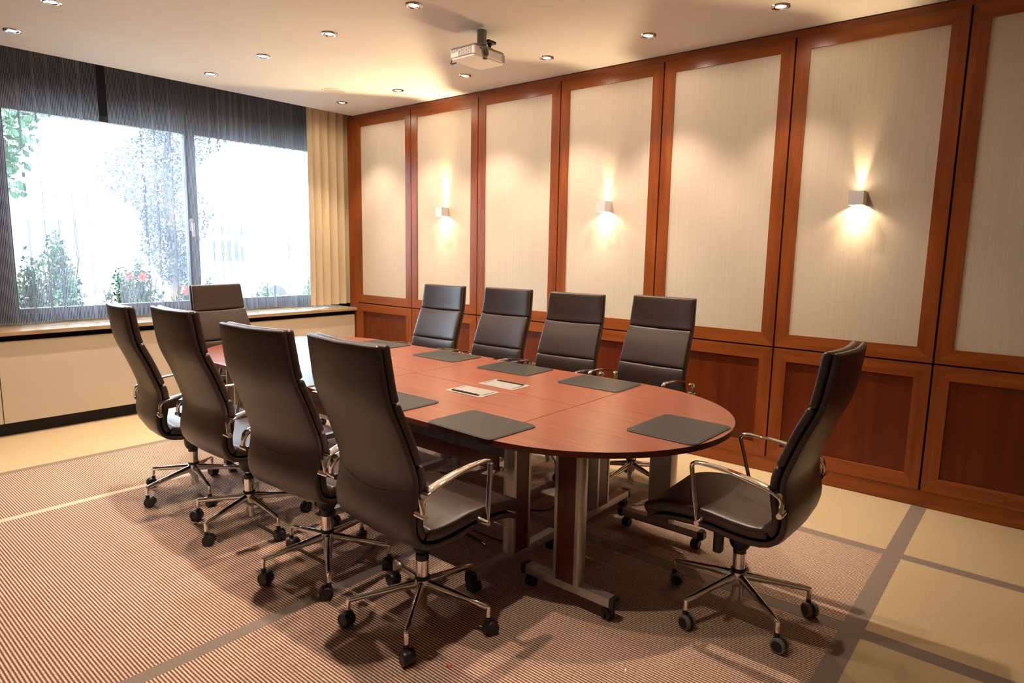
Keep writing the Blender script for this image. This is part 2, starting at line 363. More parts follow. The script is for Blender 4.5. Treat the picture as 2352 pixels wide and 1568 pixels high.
def window(n, x0, x1):
    t = empty('window_%d' % n, ((x0+x1)/2, YW, 0.9)); tag(t, kind='structure')
    fr = MB(); z0, z1 = 0.88, 2.60; q = .05; hx = (x1-x0)/2; y0, y1 = -.02, .06
    fr.box(-hx, hx, y0, y1, z1-q-.9, z1-.9); fr.box(-hx, hx, y0, y1, z0-.9, z0+q-.9)
    fr.box(-hx, -hx+q, y0, y1, z0+q-.9, z1-q-.9); fr.box(hx-q, hx, y0, y1, z0+q-.9, z1-q-.9)
    fr.build('window_frame', M['frame'], t, smooth=0)
    MB().box(-hx+q, hx-q, .015, .021, z0+q-.9, z1-q-.9).build('pane', M['glass'], t, smooth=0)
    return t
w1 = window(1, 1.42, 2.94); w2 = window(2, 2.94, 4.62)
hd = MB().box(-.014, .014, -.045, -.02, -.06, .06).box(-.01, .01, -.07, -.045, -.005, .018).box(-.011, .011, -.085, -.068, -.115, .018)
hd.build('window_handle', M['handle'], w1, loc=(0.733, 0, 0.78), bevel=.003)

# ------------------------------------------------------------------ curtains
def curtain(name, x0, x1, yb, z0, z1, amp, wl, m, nz=10, seed=0, hem=0.0, pleat=False):
    rnd = random.Random(seed); n = int((x1-x0)/(0.004 if pleat else 0.012)); pts = []; u = 0; us = []; ph = 0; prev = None
    a_cur = amp; A = []
    for i in range(n+1):
        x = x0+(x1-x0)*i/n
        ph += 2*PI*(x1-x0)/n/wl*(1+0.45*math.sin(x*3.1+seed)+0.3*math.sin(x*7.7+seed*2))
        y = amp*(0.75+0.35*math.sin(x*2.3+seed))*sp(math.sin(ph), 0.8) + amp*.25*math.sin(2.3*ph+1)
        dx = amp*0.75*math.sin(2*ph)
        if pleat: y = -amp*(2.0*abs(math.sin(ph/2))**0.55-1.0)*(0.85+.15*math.sin(x*9)); dx = 0.010*math.sin(ph)
        p = (x+dx, y)
        if prev: u += math.hypot(p[0]-prev[0], p[1]-prev[1])
        prev = p; pts.append(p); us.append(u)
    mb = MB(); mb.uv = []
    rows = []
    for k in range(nz+1):
        t = k/nz; z = z1+(z0-z1)*t; row = []
        for i, (x, y) in enumerate(pts):
            f = 0.55+0.45*t**0.7
            row.append((x, yb+y*f+0.01*math.sin(x*4+t*3), z - (hem*math.sin(x*9+seed) if k == nz else 0))); mb.uv.append((us[i], z))
        rows.append(row)
    mb.rings(rows, cap=False, closed=False)
    return mb.build(name, m, smooth=80)
o = curtain('sheer_curtain', -1.6, 2.04, 6.33, 0.835, 3.14, 0.045, 0.235, M['sheer'], seed=1, hem=.006)
tag(o, 'striped sheer curtain covering the left window, left of the dark gap near the ceiling', 'curtain', 'striped sheer curtains')
o = curtain('sheer_curtain', 2.145, 4.60, 6.34, 0.835, 3.14, 0.045, 0.225, M['sheer'], seed=4, hem=.006)
tag(o, 'striped sheer curtain covering the dark mullion and the right window, behind the brown end chair', 'curtain', 'striped sheer curtains')
o = curtain('drape', 3.985, 4.50, 6.20, 0.845, 3.14, 0.055, 0.105, M['drape'], seed=2, hem=.004, pleat=True)
tag(o, 'pleated beige drape gathered between the window and the wood panelled wall', 'curtain')
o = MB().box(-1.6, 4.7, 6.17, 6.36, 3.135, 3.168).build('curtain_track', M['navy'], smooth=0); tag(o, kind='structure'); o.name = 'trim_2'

# ------------------------------------------------------------------ ceiling lamps
def downlight():
    t = empty('downlight', (0, 0, H))
    MB().lathe([(0.0275, -.001), (0.030, -.006), (0.036, -.0085), (0.041, -.0095), (0.046, -.007), (0.052, -.006), (0.054, 0.0)], 32, cap=False).build('trim_ring', M['chrome'], t)
    MB().lathe([(0.028, 0.002), (0.028, -.002), (0.020, -.0055), (0.004, -.0065)], 24).build('lens', M['lamp'], t)
    return t
proto_d = downlight()
ordn = ['nearest the window', 'second from the window', 'third from the window', 'fourth from the window', 'fifth from the window', 'sixth from the window']
rows_x = [(3.974, 'along the panelled wall'), (2.682, 'above the middle of the table'), (1.337, 'on the left of the ceiling')]
first = True
for rx, rn in rows_x:
    for k, ry in enumerate((5.55, 4.706, 3.866, 3.027, 2.195, 1.352)):
        d = proto_d if first else dup(proto_d); first = False
        d.location = (rx, ry, H)
        tag(d, 'recessed downlight, %s, in the row %s' % (ordn[k], rn), 'ceiling light', 'recessed ceiling downlights')
        k_ = 0.65 if (k == 5 and rx != 2.682) else 1.0       # outer end lamps turned down to imitate lens darkening on the right
        spot('downlight_lamp', (rx, ry, H-.012), (0, 0, 0), k_*LAMP_WATT, 88, 0.6, 0.018)
        spot('downlight_spill', (rx, ry, H-.012), (0, 0, 0), k_*LAMP_SPILL, 172, 0.35, 0.02)
        spot('downlight_core', (rx, ry, H-.012), (0, 0, 0), k_*LAMP_CORE, 50, 0.8, 0.018)
t = empty('ceiling_speaker', (3.65, 5.21, H)); tag(t, 'flat round off-white ceiling speaker beside the downlight near the window corner', 'speaker')
MB().lathe([(0.088, 0), (0.098, -.006), (0.108, -.004), (0.110, 0)], 40, cap=False).build('rim', M['ceiling'], t)
MB().lathe([(0.089, 0), (0.088, -.004), (0.01, -.005)], 40).build('grille', M['speaker'], t)

# ------------------------------------------------------------------ sconces
def sconce():
    t = empty('wall_sconce', (XP+.008, 0, 1.80)); hw, d, hh = .041, .10, .041
    b = MB(); th = .004
    b.box(-d, -d+th, -hw, hw, -hh, hh); b.box(-d+th, -.001, -hw, -hw+th, -hh, hh); b.box(-d+th, -.001, hw-th, hw, -hh, hh); b.box(-.005, -.001, -hw+th, hw-th, -hh, hh)
    b.build('housing', M['sconce'], t, smooth=0)
    z0, z1 = hh-.0015, hh                    # two top flaps leave a gap that opens away from the wall
    for sg in (-1, 1):
        poly = [(-.005, sg*.0040), (-.005, sg*(hw-th)), (-d+th, sg*(hw-th)), (-.056, sg*.031), (-.024, sg*.0040)]
        if sg < 0: poly = poly[::-1]
        MB().prism(poly, z0, z1).build('top_flap', M['sconce'], t, smooth=0)
    MB().box(-d+th, -.072, -hw+th, hw-th, z0-.002, z0-.0002).build('front_flap', M['sconce'], t, smooth=0)
    MB().box(-d+th, -.005, -hw+th, hw-th, -.004, .000).build('diffuser', M['lamp_diff'], t, smooth=0)
    return t
ps = sconce()
for i, (y, lb) in enumerate(((0.953, 'square satin metal wall sconce on the wide panel behind the right-hand chair'), (2.75, 'square satin metal wall sconce on the middle lit panel above the row of chairs'), (4.563, 'square satin metal wall sconce on the narrow lit panel closest to the window'))):
    s_ = ps if i == 0 else dup(ps); s_.location = (XP+.008, y, 1.838); tag(s_, lb, 'wall light', 'wall sconces')
    spot('sconce_down', (XP-.040, y, 1.826), (0, 0, 0), SCONCE_DOWN, 76, 1.0, 0.012, (1.0, .79, .50))
    spot('sconce_down_wide', (XP-.040, y, 1.822), (0, 0, 0), SCONCE_DOWN*.30, 150, 0.3, 0.008, (1.0, .77, .46))
    spot('sconce_down_spill', (XP-.050, y, 1.795), (0, 0, 0), SCONCE_DOWN*.04, 165, 0.5, 0.02, (1.0, .77, .46))
    spot('sconce_up', (XP-.012, y, 1.8610), (0, math.radians(142), 0), SCONCE_UP*(3.4 if i == 2 else 1.0), 125, 0.75, 0.0018, (1.0, .76, .42))
    spot('sconce_up_wide', (XP-.030, y, 1.886), (PI, 0, 0), SCONCE_WIDE, 165, 0.6, 0.01, (1.0, .76, .42))

# ------------------------------------------------------------------ projector
t = empty('ceiling_projector', (3.215, 2.90, H)); tag(t, 'white video projector hanging from the ceiling on a short grey column', 'projector')
pz0, pz1 = -.208, -.135
b = MB(); b.prism(rrect(-.147, .147, 0, .225, .022), pz0+.012, pz1-.012); b.prism(rrect(-.140, .140, .007, .218, .02), pz0, pz0+.0121)
body = b.build('body', M['white_plastic'], t, bevel=.003)
b = MB(); b.prism(rrect(-.146, .146, .002, .223, .022), pz1-.012, pz1-.002); b.prism(rrect(-.136, .136, .010, .214, .02), pz1-.002, pz1+.004)
b.build('top_cover', M['grey_plastic'], t, bevel=.002)
v = MB()
for r in range(8):
    for cidx in range(9):
        if r < 4 and cidx > 5: continue
        y = .024+cidx*.0205; z = pz0+.014+r*.0068
        v.box(-.1478, -.1455, y, y+.0165, z, z+.003)
v.build('side_vent', M['vent_dark'], body, smooth=0)
v = MB()
for r in range(8):
    for cidx in range(3): v.box(.112+cidx*.010, .118+cidx*.010, -.0008, .002, pz0+.012+r*.0058, pz0+.0150+r*.0058)
v.build('front_vent', M['vent_dark'], body, smooth=0)
b = MB(); cz = -.172
b.lathe([(.030, .002), (.030, -.006), (.025, -.007), (.022, .0005), (.012, .004)], 32, (-.052, 0, cz), 'y')
ln = b.build('lens', [M['grey_plastic']], t)
MB().lathe([(.021, -.0005), (.012, -.004), (.002, -.005)], 28, (-.052, 0, cz), 'y').build('lens_glass', M['lens'], ln)
MB().box(-.098, -.080, -.0012, .002, pz1-.024, pz1-.016).build('sensor_window', M['plastic'], body, smooth=0)
MB().box(-.06, -.028, .002, .020, pz0-.001, pz0+.004).build('focus_recess', M['vent_dark'], body, smooth=0)
MB().prism(rrect(-.02, .105, -.0014, -.0002, .0002, 1), pz0+.016, pz1-.018).build('lamp_door', M['white_plastic'], body, smooth=0)
MB().lathe([(.032, 0), (.032, -.100)], 32, (.035, .11, 0)).build('ceiling_column', M['grey_plastic'], t)
MB().lathe([(.034, -.094), (.034, -.106), (.03, -.108)], 32, (.035, .11, 0)).build('column_collar', M['plastic'], t)
b = MB(); b.prism(rrect(-.02, .11, .05, .17, .012), -.131, -.118); b.prism(rrect(.0, .10, .06, .16, .01), -.118, -.106)
b.build('mount_plate', M['grey_plastic'], t, bevel=.002)
b = MB(); b.prism(rrect(.075, .155, .085, .145, .008), -.062, -.046); b.box(.055, .08, .10, .12, -.060, -.050)
arm = b.build('mount_arm', M['plastic'], t, bevel=.002)
MB().lathe([(.022, -.062), (.012, -.075), (.008, -.095), (.007, -.12)], 20, (.115, .112, 0)).build('arm_stem', M['plastic'], arm)
MB().tube(catmull([(-.06, .222, -.19), (-.075, .25, -.205), (-.10, .258, -.212), (-.115, .235, -.205), (-.12, .222, -.19)], 6), .0035, 8).build('cable', M['plastic'], t)

# ------------------------------------------------------------------ conference tables
TZ, TT = 0.740, 0.026
def caster_small(mb, x, y):
    for s in (-1, 1): mb.lathe([(.004, -.009), (.021, -.009), (.024, -.006), (.024, .006), (.021, .009), (.004, .009)], 20, (x+s*.012, y, .024), 'x')
    mb.box(x-.010, x+.010, y-.018, y+.018, .028, .052); mb.lathe([(.008, .045), (.008, .066)], 12, (x, y, 0))
LEGS = {}
def t_leg(parent, cx, cy, along, outer, length, topbar):
    # built along local x with the wood face towards -y, then turned
    key = (length, topbar)
    if key not in LEGS:
        h = length/2; cw, cd = .070, .033
        z0, z1 = .100, TZ-TT-.001
        b = MB()
        for s in (-1, 1):
            prof = [(s*.045, -cd), (s*(cw-.010), -cd), (s*(cw-.002), -cd+.012), (s*cw, 0), (s*(cw-.002), cd-.012), (s*(cw-.010), cd), (s*.045, cd)]
            if s > 0: pass
            else: prof = prof[::-1]
            b.prism(prof, z0, z1)
        leg = b.build('leg', M['alu'], None, smooth=30)
        kids = []
        kids.append(MB().box(-.0448, .0448, -cd+.003, -.004, z0, z1).build('wood_infill', M['table_leg'], leg, smooth=0))
        kids.append(MB().box(-.0448, .0448, -.0039, cd-.004, z0, z1).build('cable_cover', M['alu'], leg, smooth=0))
        kids.append(MB().prism([(-.024, .062), (.024, .062), (.026, .080), (.022, .100), (-.022, .100), (-.026, .080)], -h+.028, h-.028, lambda a, b_, c: (c, a, b_)).build('foot_rail', M['alu'], leg, smooth=20))
        for s in (-1, 1):
            e = MB(); x = s*(h-.028)
            e.prism([(-.0255, .058), (.0255, .058), (.027, .080), (.023, .1015), (-.023, .1015), (-.027, .080)], 0, 1, lambda a, b_, c: (x+s*c*.022, a, b_))
            e.prism([(-.019, .062), (.019, .062), (.020, .080), (.017, .096), (-.017, .096), (-.020, .080)], 0, 1, lambda a, b_, c: (x+s*(.022+c*.008), a, b_))
            e.build('end_cap', M['plastic'], leg, smooth=30)
            cb = MB(); caster_small(cb, s*(h-.045), 0); cb.build('caster', M['plastic'], leg)
        LEGS[key] = leg
        o = leg
    else:
        o = dup(LEGS[key])
    o.parent = parent; o.location = (cx, cy, 0)
    base = 0 if along == 'x' else -PI/2        # at 0 the wood faces -y; at -90 degrees it faces -x
    if outer > 0: base += PI
    o.rotation_euler = (0, 0, base)
    return o
def table_obj(name, label, group, loc): 
    t = empty(name, loc); tag(t, label, 'table', group); return t
GT = 'tables pushed together as one conference table'
gap = 0.0012
def d_end(cx, ys_, sgn, label):
    # ys_: world y of the straight edge, sgn -1: curve towards the camera end
    t = table_obj('d_end_table', label, GT, (cx, ys_, 0)); a, bb = .712, .745
    poly = [(-a*math.cos(PI*k/64), -bb*math.sin(PI*k/64)-gap) for k in range(65)]
    if sgn > 0: poly = [(-x, -y) for x, y in poly]
    MB().prism(poly, TZ-TT, TZ, side=1).build('tabletop', [M['table'], M['table_edge']], t, smooth=30, bevel=.002)
    for s in (-1, 1): t_leg(t, s*.424, sgn*.272, 'y', s, .49, 0)
    MB().box(-.39, .39, sgn*.272-.015, sgn*.272+.015, TZ-TT-.05, TZ-TT-.001).build('support_beam', M['dark_rail'], t, smooth=0)
    return t
d_end(2.577, 1.729, -1, 'rounded mahogany end table in front, nearest the lone right-hand chair')
d_end(2.622, 4.139, 1, 'rounded mahogany end table closest to the window')
def rect_table(x0, x1, y0, y1, label, side):
    cx, cy = (x0+x1)/2, (y0+y1)/2
    t = table_obj('rectangular_table', label, GT, (cx, cy, 0)); hx, hy = (x1-x0)/2-gap, (y1-y0)/2-gap
    MB().box(-hx, hx, -hy, hy, TZ-TT, TZ).build('tabletop', [M['table'], M['table_edge']], t, smooth=0, bevel=.002)
    me = t.children[0].data
    for p in me.polygons: p.material_index = 0 if abs(p.normal.z) > .5 else 1
    for s in (-1, 1):
        t_leg(t, 0, s*(hy-.078), 'x', s, .65, 0)
        MB().box(-.06 if side else -.28, .28, s*(hy-.078)-.022, s*(hy-.078)+.022, TZ-TT-.055, TZ-TT-.001).build('top_bar', M['alu'], t, smooth=0, bevel=.003)
    MB().box(-.018, .018, -hy+.10, hy-.10, TZ-TT-.048, TZ-TT-.001).build('support_beam', M['dark_rail'], t, smooth=0)
    if side:
        MB().box(-.060, -.046, -hy+.15, hy-.15, .478, .5505).build('modesty_panel', M['table_leg'], t, smooth=0)
        MB().box(-.064, -.044, -hy+.105, hy-.105, .551, TZ-TT-.004).build('panel_rail', M['dark_rail'], t, smooth=0)
    return t
rect_table(1.868, 2.582, 1.729, 2.928, 'mahogany half table by the nearest left chairs, on the left of the centre seam', True)
rect_table(2.582, 3.296, 1.729, 2.928, 'mahogany half table holding the right metal socket plate, facing the panelled wall', False)
rect_table(1.905, 2.615, 2.928, 4.139, 'far mahogany half table on the left of the centre seam, glaring with window light', True)
rect_table(2.615, 3.330, 2.928, 4.139, 'far mahogany half table on the panelled wall side, towards the window', False)

# ------------------------------------------------------------------ things on the table
def desk_pad(cx, cy, w, d, rz, label):
    t = empty('desk_pad', (cx, cy, TZ), rz); tag(t, label, 'desk pad', 'leather desk pads')
    MB().prism(rrect(-w/2, w/2, -d/2, d/2, .035, 7), 0.0, .0040).build('rim', M['pad_edge'], t, bevel=.0012)
    MB().prism(rrect(-w/2+.007, w/2-.007, -d/2+.007, d/2-.007, .029, 7), .0040, .0052).build('writing_surface', M['pad'], t, bevel=.0008)
    return t
desk_pad(2.008, 1.841, .305, .40, math.radians(-2), 'dark leather desk pad nearest the camera, in front of the closest left chair')
desk_pad(2.020, 2.455, .300, .40, 0, 'dark leather desk pad half hidden by the closest left chair')
desk_pad(2.030, 3.230, .300, .42, 0, 'dark leather desk pad hidden behind the two middle left chairs')
desk_pad(3.118, 1.940, .305, .405, math.radians(1.5), 'dark leather desk pad in front of the wall-side chair nearest the camera')
desk_pad(3.126, 2.578, .305, .420, math.radians(1), 'dark leather desk pad in front of the second wall-side chair, behind the metal plates')
desk_pad(3.148, 3.224, .305, .425, 0, 'pale reflecting leather desk pad in front of the third wall-side chair')
desk_pad(3.165, 3.985, .300, .425, 0, 'dark leather desk pad in front of the wall-side chair nearest the window')
desk_pad(2.545, 1.170, .385, .325, math.radians(-1), 'dark leather desk pad on the rounded end table, before the lone right-hand chair')
def plate(cx, cy, flip, label):
    t = empty('socket_plate', (cx, cy, TZ), PI if flip else 0); tag(t, label, 'socket plate', 'metal cable plates in the tabletop')
    MB().prism(rrect(-.081, .081, -.129, .129, .010, 4), 0.0, .0025).build('frame', M['steel'], t, bevel=.0008)
    MB().prism(rrect(-.045, .062, -.100, .100, .004, 3), .0025, .0038).build('lid', M['steel'], t, bevel=.0006)
    b = MB(); b.box(-.064, -.050, -.098, .098, .0025, .0045)
    for k in range(48):
        y = -.096+k*.004; b.box(-.063+random.uniform(0, .004), -.051+random.uniform(0, .006), y, y+.0025, .0045, .0065+random.uniform(0, .002))
    b.build('cable_brush', M['plastic'], t, smooth=0)
    for s in (-1, 1): MB().box(-.035, .052, s*.108-.0025, s*.108+.0025, .0025, .0032).build('hinge_line', M['chrome'], t, smooth=0)
plate(2.456, 2.317, False, 'brushed metal cable plate left of the near table seam, brush strip facing the camera')
plate(2.705, 2.308, True, 'brushed metal cable plate right of the near table seam, brush strip facing the panelled wall')
plate(2.480, 3.53, False, 'brushed metal cable plate of the far left half table, hidden behind the chair backs')
plate(2.740, 3.53, True, 'brushed metal cable plate of the far right half table, just showing beside a chair back')

# ------------------------------------------------------------------ chairs
J = [(-.338,1.186),(-.325,1.089),(-.306,.985),(-.258,.868),(-.213,.742),(-.201,.685),(-.206,.62),(-.217,.56),(-.213,.505),(-.186,.466),(-.13,.450),(-.04,.452),(.07,.464),(.18,.461),(.26,.447),(.322,.420)]
J3 = catmull([(0, y, z) for y, z in J], 12); JP = [(p.y, p.z) for p in J3]
cum = [0]
for i in range(1, len(JP)): cum.append(cum[-1]+math.hypot(JP[i][0]-JP[i-1][0], JP[i][1]-JP[i-1][1]))
def at_s(s):
    s = max(0, min(cum[-1], s))
    for i in range(1, len(cum)):
        if s <= cum[i]:
            f = (s-cum[i-1])/(cum[i]-cum[i-1]+1e-9); a, b = JP[i-1], JP[i]
            return (a[0]+(b[0]-a[0])*f, a[1]+(b[1]-a[1])*f)
def s_at_z(z):
    for i in range(len(JP)):
        if JP[i][1] <= z: return cum[i]
S_N1, S_N2, S_CR = s_at_z(.985), s_at_z(.744), s_at_z(.478)
SE = cum[-1]
def wid(s):
    K = [(0, .214), (S_N1, .223), (S_N2, .232), (S_CR, .240), (SE*.85, .243), (SE, .236)]
    for (a, wa), (b, wb) in zip(K, K[1:]):
        if s <= b: return wa+(wb-wa)*(s-a)/(b-a+1e-9)
    return K[-1][1]
def pad_mesh(s0, s1, f0, f1, nst, curv_b, curv_s, wadd=0, bulge=.0, p=7.5, er=.012, K=32, frontdrop=0):
    """closed cushion along the profile between s0 and s1; f0/f1 = offsets of its two faces from the junction line"""
    st = []; e = min(er, (s1-s0)/3)
    for k in range(6): st.append((s0+e*(1-math.cos(k*PI/10)), max(.12, math.sin(k*PI/10))))
    for k in range(1, nst): st.append((s0+e+(s1-s0-2*e)*k/nst, 1.0))
    for k in range(5, -1, -1): st.append((s1-e*(1-math.cos(k*PI/10)), max(.12, math.sin(k*PI/10))))
    R = []
    for s, f in st:
        a, b = at_s(s-.006), at_s(s+.006); d = math.hypot(b[0]-a[0], b[1]-a[1]); ty, tz = (b[0]-a[0])/d, (b[1]-a[1])/d
        ny, nz = -tz, ty; y, z = at_s(s); wdt = wid(s)+wadd-(1-f)*er*.8
        mid = (f0+f1)/2; hh = (f1-f0)/2*f; u = (s-s0)/(s1-s0); bl = bulge*math.sin(PI*u)**.6
        cv = curv_b if s < S_CR else curv_s
        if S_N2 < s < S_CR+.1: 
            q = min(1, max(0, (s-S_N2)/(S_CR+.1-S_N2))); cv = curv_b+(curv_s-curv_b)*q
        ring = []
        for k in range(K):
            th = 2*PI*k/K; cx, sy = sp(math.cos(th), 2/p), sp(math.sin(th), 2/p)
            h = mid + hh*sy + (bl*(1-abs(cx)**3) if sy > 0 else 0) + cv*(cx*cx-1)*1.0
            ring.append((wdt*cx, y+ny*h, z+nz*h))
        R.append(ring)
    return MB().rings(R)
CURV = (.022, .010)
def make_chair():
    t = empty('conference_chair', (0, 0, 0)); t['category'] = 'chair'; t['group'] = 'brown leather conference chairs'
    shell = pad_mesh(0, SE-.012, -.026, -.002, 46, *CURV, wadd=.002, er=.008, p=10).build('backrest_shell', M['leather'], t, smooth=60)
    # curved stitched seam across the back of the shell
    seam = []
    for k in range(41):
        u = -1+2*k/40; s = S_N2+.075+.045*(1-u*u); y, z = at_s(s); a, b = at_s(s-.006), at_s(s+.006); d = math.hypot(b[0]-a[0], b[1]-a[1])
        ny, nz = -(b[1]-a[1])/d, (b[0]-a[0])/d; q = min(1, max(0, (s-S_N2)/(S_CR+.1-S_N2))); cv = CURV[0]+(CURV[1]-CURV[0])*q
        h = -.0268+cv*(u*u-1); seam.append((u*(wid(s)-.006), y+ny*h, z+nz*h))
    MB().tube(seam, .0007, 6).build('back_seam', M['seam'], shell)
    pad_mesh(.004, S_N1-.001, .001, .036, 14, *CURV, bulge=.004).build('headrest_cushion', M['leather'], t, smooth=60)
    pad_mesh(S_N1+.001, S_N2-.001, .001, .036, 16, *CURV, bulge=.005).build('back_cushion', M['leather'], t, smooth=60)
    pad_mesh(S_N2+.001, S_CR+.012, .001, .036, 18, *CURV, bulge=.004).build('lumbar_cushion', M['leather'], t, smooth=60)
    pad_mesh(S_CR+.014, SE, .001, .056, 26, *CURV, bulge=.008, er=.020).build('seat_cushion', M['leather'], t, smooth=60)
    # arms
    AP = [(.288,-.229,.600,.009,.009),(.285,-.230,.620,.009,.009),(.281,-.229,.637,.013,.008),(.278,-.222,.655,.021,.0065),(.276,-.195,.671,.0245,.0065),(.272,-.12,.689,.0225,.0065),
          (.267,-.03,.703,.018,.006),(.264,.05,.7085,.015,.0065),(.262,.095,.7075,.0135,.007),(.2605,.114,.701,.0125,.008),(.261,.120,.689,.012,.008),(.265,.115,.660,.011,.007),(.277,.098,.585,.0105,.0065),(.290,.076,.488,.0105,.0065)]
    def arm_mesh(sg):
        P = catmull([(a[0], a[1], a[2]) for a in AP], 4); n = len(P); R = []
        for i, p in enumerate(P):
            u = i/4; k = min(int(u), len(AP)-2); f = u-k
            w_ = AP[k][3]*(1-f)+AP[k+1][3]*f; th = AP[k][4]*(1-f)+AP[k+1][4]*f
            tan = (P[min(i+1, n-1)]-P[max(i-1, 0)]).normalized(); bx = Vector((1, 0, 0)); bx = (bx-tan*bx.dot(tan)).normalized(); nn = tan.cross(bx)
            R.append([((p+bx*(w_*sp(math.cos(2*PI*q/14), .75))+nn*(th*sp(math.sin(2*PI*q/14), .55)))) for q in range(14)])
        if sg < 0: R = [[(-v.x, v.y, v.z) for v in r][::-1] for r in R]
        return MB().rings(R)
    for sg in (-1, 1):
        a = arm_mesh(sg).build('armrest', M['chrome'], t, smooth=50)
        for x0, py, pz in ((.250, -.230, .592), (.205, .072, .478)):
            b = MB(); b.lathe([(.003, x0), (.0115, x0), (.0115, .300), (.010, .303), (.004, .303)], 18, (0, py, pz), 'x')
            if sg < 0: b.v = [(-x, y, z) for x, y, z in b.v]; b.f = [f[::-1] for f in b.f]
            b.build('arm_peg', M['chrome'], a)
    # mechanism
    b = MB(); b.box(-.075, .075, -.11, .10, .385, .437); b.box(-.20, .20, .055, .09, .425, .447); b.box(-.20, .20, -.12, -.085, .412, .432); b.lathe([(.022, .286), (.036, .298), (.045, .318), (.047, .345), (.047, .388)], 24)
    mech = b.build('tilt_mechanism', M['plastic'], t, bevel=.004)
    b = MB(); b.prism(rrect(-.022, .022, -.018, .018, .012, 4), .296, .385, lambda a, c, d: (a-.10, c+.055, d)); b.tube([(-.07, .03, .40), (-.10, .055, .395)], .008, 8); b.build('tension_paddle', M['plastic'], mech, bevel=.003)
    MB().tube([(.07, .06, .402), (.15, .085, .388), (.215, .10, .372), (.25, .108, .362)], [.006, .006, .009, .004], 8).build('height_lever', M['plastic'], mech)
    # gas lift and star base
    gl = MB().lathe([(.004, .045), (.021, .045), (.021, .122), (.0255, .124), (.0255, .262), (.013, .263), (.013, .335)], 24).build('gas_lift', M['chrome'], t)
    MB().lathe([(.0268, .255), (.0268, .280), (.020, .283), (.014, .283)], 24).build('collar', M['plastic'], gl)
    MB().lathe([(.029, .172), (.031, .178), (.031, .184), (.027, .187)], 24).build('ring', M['plastic'], gl)
    MB().lathe([(.022, .108), (.029, .118), (.0315, .15), (.0315, .172), (.027, .174)], 24).build('base_hub', M['chrome'], t)
    lm = MB()
    P = [(.018, 0, .152), (.09, 0, .143), (.19, 0, .129), (.285, 0, .1145), (.299, 0, .111)]; RZ = [(.0155, .021), (.014, .0175), (.012, .014), (.0105, .0115), (.006, .008)]
    lm.rings([[(x, ry*math.cos(2*PI*k/14), z+rz*math.sin(2*PI*k/14)) for k in range(14)] for (x, _, z), (ry, rz) in zip(P, RZ)])
    lm.lathe([(.0095, .074), (.0100, .110), (.0085, .118), (.003, .120)], 14, (.292, 0, 0))
    cm = MB()
    for s in (-1, 1):
        prof = [(.004, 0), (.0285, 0), (.0290, .003), (.0290, .016), (.0270, .019), (.0215, .0195), (.0205, .0185), (.004, .0190)]
        prof = [(r, s*(h+.0045)) for r, h in prof]
        cm.lathe(prof, 26, (-.012, 0, -.063), 'y')
    for k in range(9):
        pass
    hood = []
    for k in range(11):
        a = math.radians(-25+k*22); hood.append((-.012+.0305*math.cos(a), -.063+.0305*math.sin(a)))
    cm.prism(hood, -.005, .005, lambda a, b_, d: (a, d, b_)); cm.lathe([(.0105, -.045), (.0105, -.022)], 14)
    # second version: grey tread
    cg = MB()
    for s in (-1, 1):
        cg.lathe([(.0292, s*.0080), (.0295, s*.0090), (.0295, s*.0205), (.0275, s*.0238), (.0215, s*.0243)], 26, (-.012, 0, -.063), 'y', mi=1, cap=False)
    cg.v = cm.v + cg.v; off = len(cm.v); cg.f = cm.f + [tuple(i+off for i in f) for f in cg.f]; cg.m = cm.m + cg.m
    casters = []
    leg0 = None
    for k in range(5):
        if leg0 is None: leg0 = lg = lm.build('base_leg', M['chrome'], t)
        else: lg = share(leg0, 'base_leg', t)
        lg.rotation_euler = (0, 0, 2*PI*k/5)
        if k == 0: ca0 = ca = cm.build('caster', M['plastic'], lg, loc=(.292, 0, .092))
        else: ca = share(ca0, 'caster', lg, loc=(.292, 0, .092))
    tmp = cg.build('caster_grey', [M['plastic'], M['rubber_grey']]); grey = tmp.data; bpy.data.objects.remove(tmp)
    return t, grey
chair0, grey_caster = make_chair()
CH = [  # x, y, heading, base phase (world, radians), grey treads, label
 (1.655, 1.832, -92.9, 0.0038, 0, 'brown leather conference chair nearest the camera, its back turned to us, left of the table'),
 (1.649, 2.483, -85.0, 0.3592, 0, 'brown leather chair on the left side, second in the row from the camera'),
 (1.649, 3.206, -90.9, 0.9358, 0, 'brown leather chair on the left side, third in the row from the camera'),
 (1.658, 3.888, -98.1, 0.7978, 0, 'brown leather chair on the left side, farthest left and closest to the sill'),
 (2.583, 0.887, 0.4, 0.2568, 1, 'dark leather chair alone at the right end, seen from its side, grey caster rims'),
 (3.543, 1.943, 88.9, 0.60, 0, 'dark leather chair facing us on the wall side, rightmost of the four'),
 (3.468, 2.550, 94.2, 0.2, 0, 'dark leather chair facing us on the wall side, second from the right'),
 (3.461, 3.190, 92.6, 0.9, 0, 'dark leather chair facing us on the wall side, third from the right'),
 (3.470, 3.896, 93.5, 0.5, 0, 'dark leather chair facing us on the wall side, leftmost and smallest of the four'),
 (2.527, 4.894, 188.5, 0.1, 0, 'brown leather chair at the far end of the table, in front of the window'),
]
rc = random.Random(3)
DZ = [0, -.010, .007, -.022, -.018, .023, .013, .014, .005, -.012]       # seat height of each chair
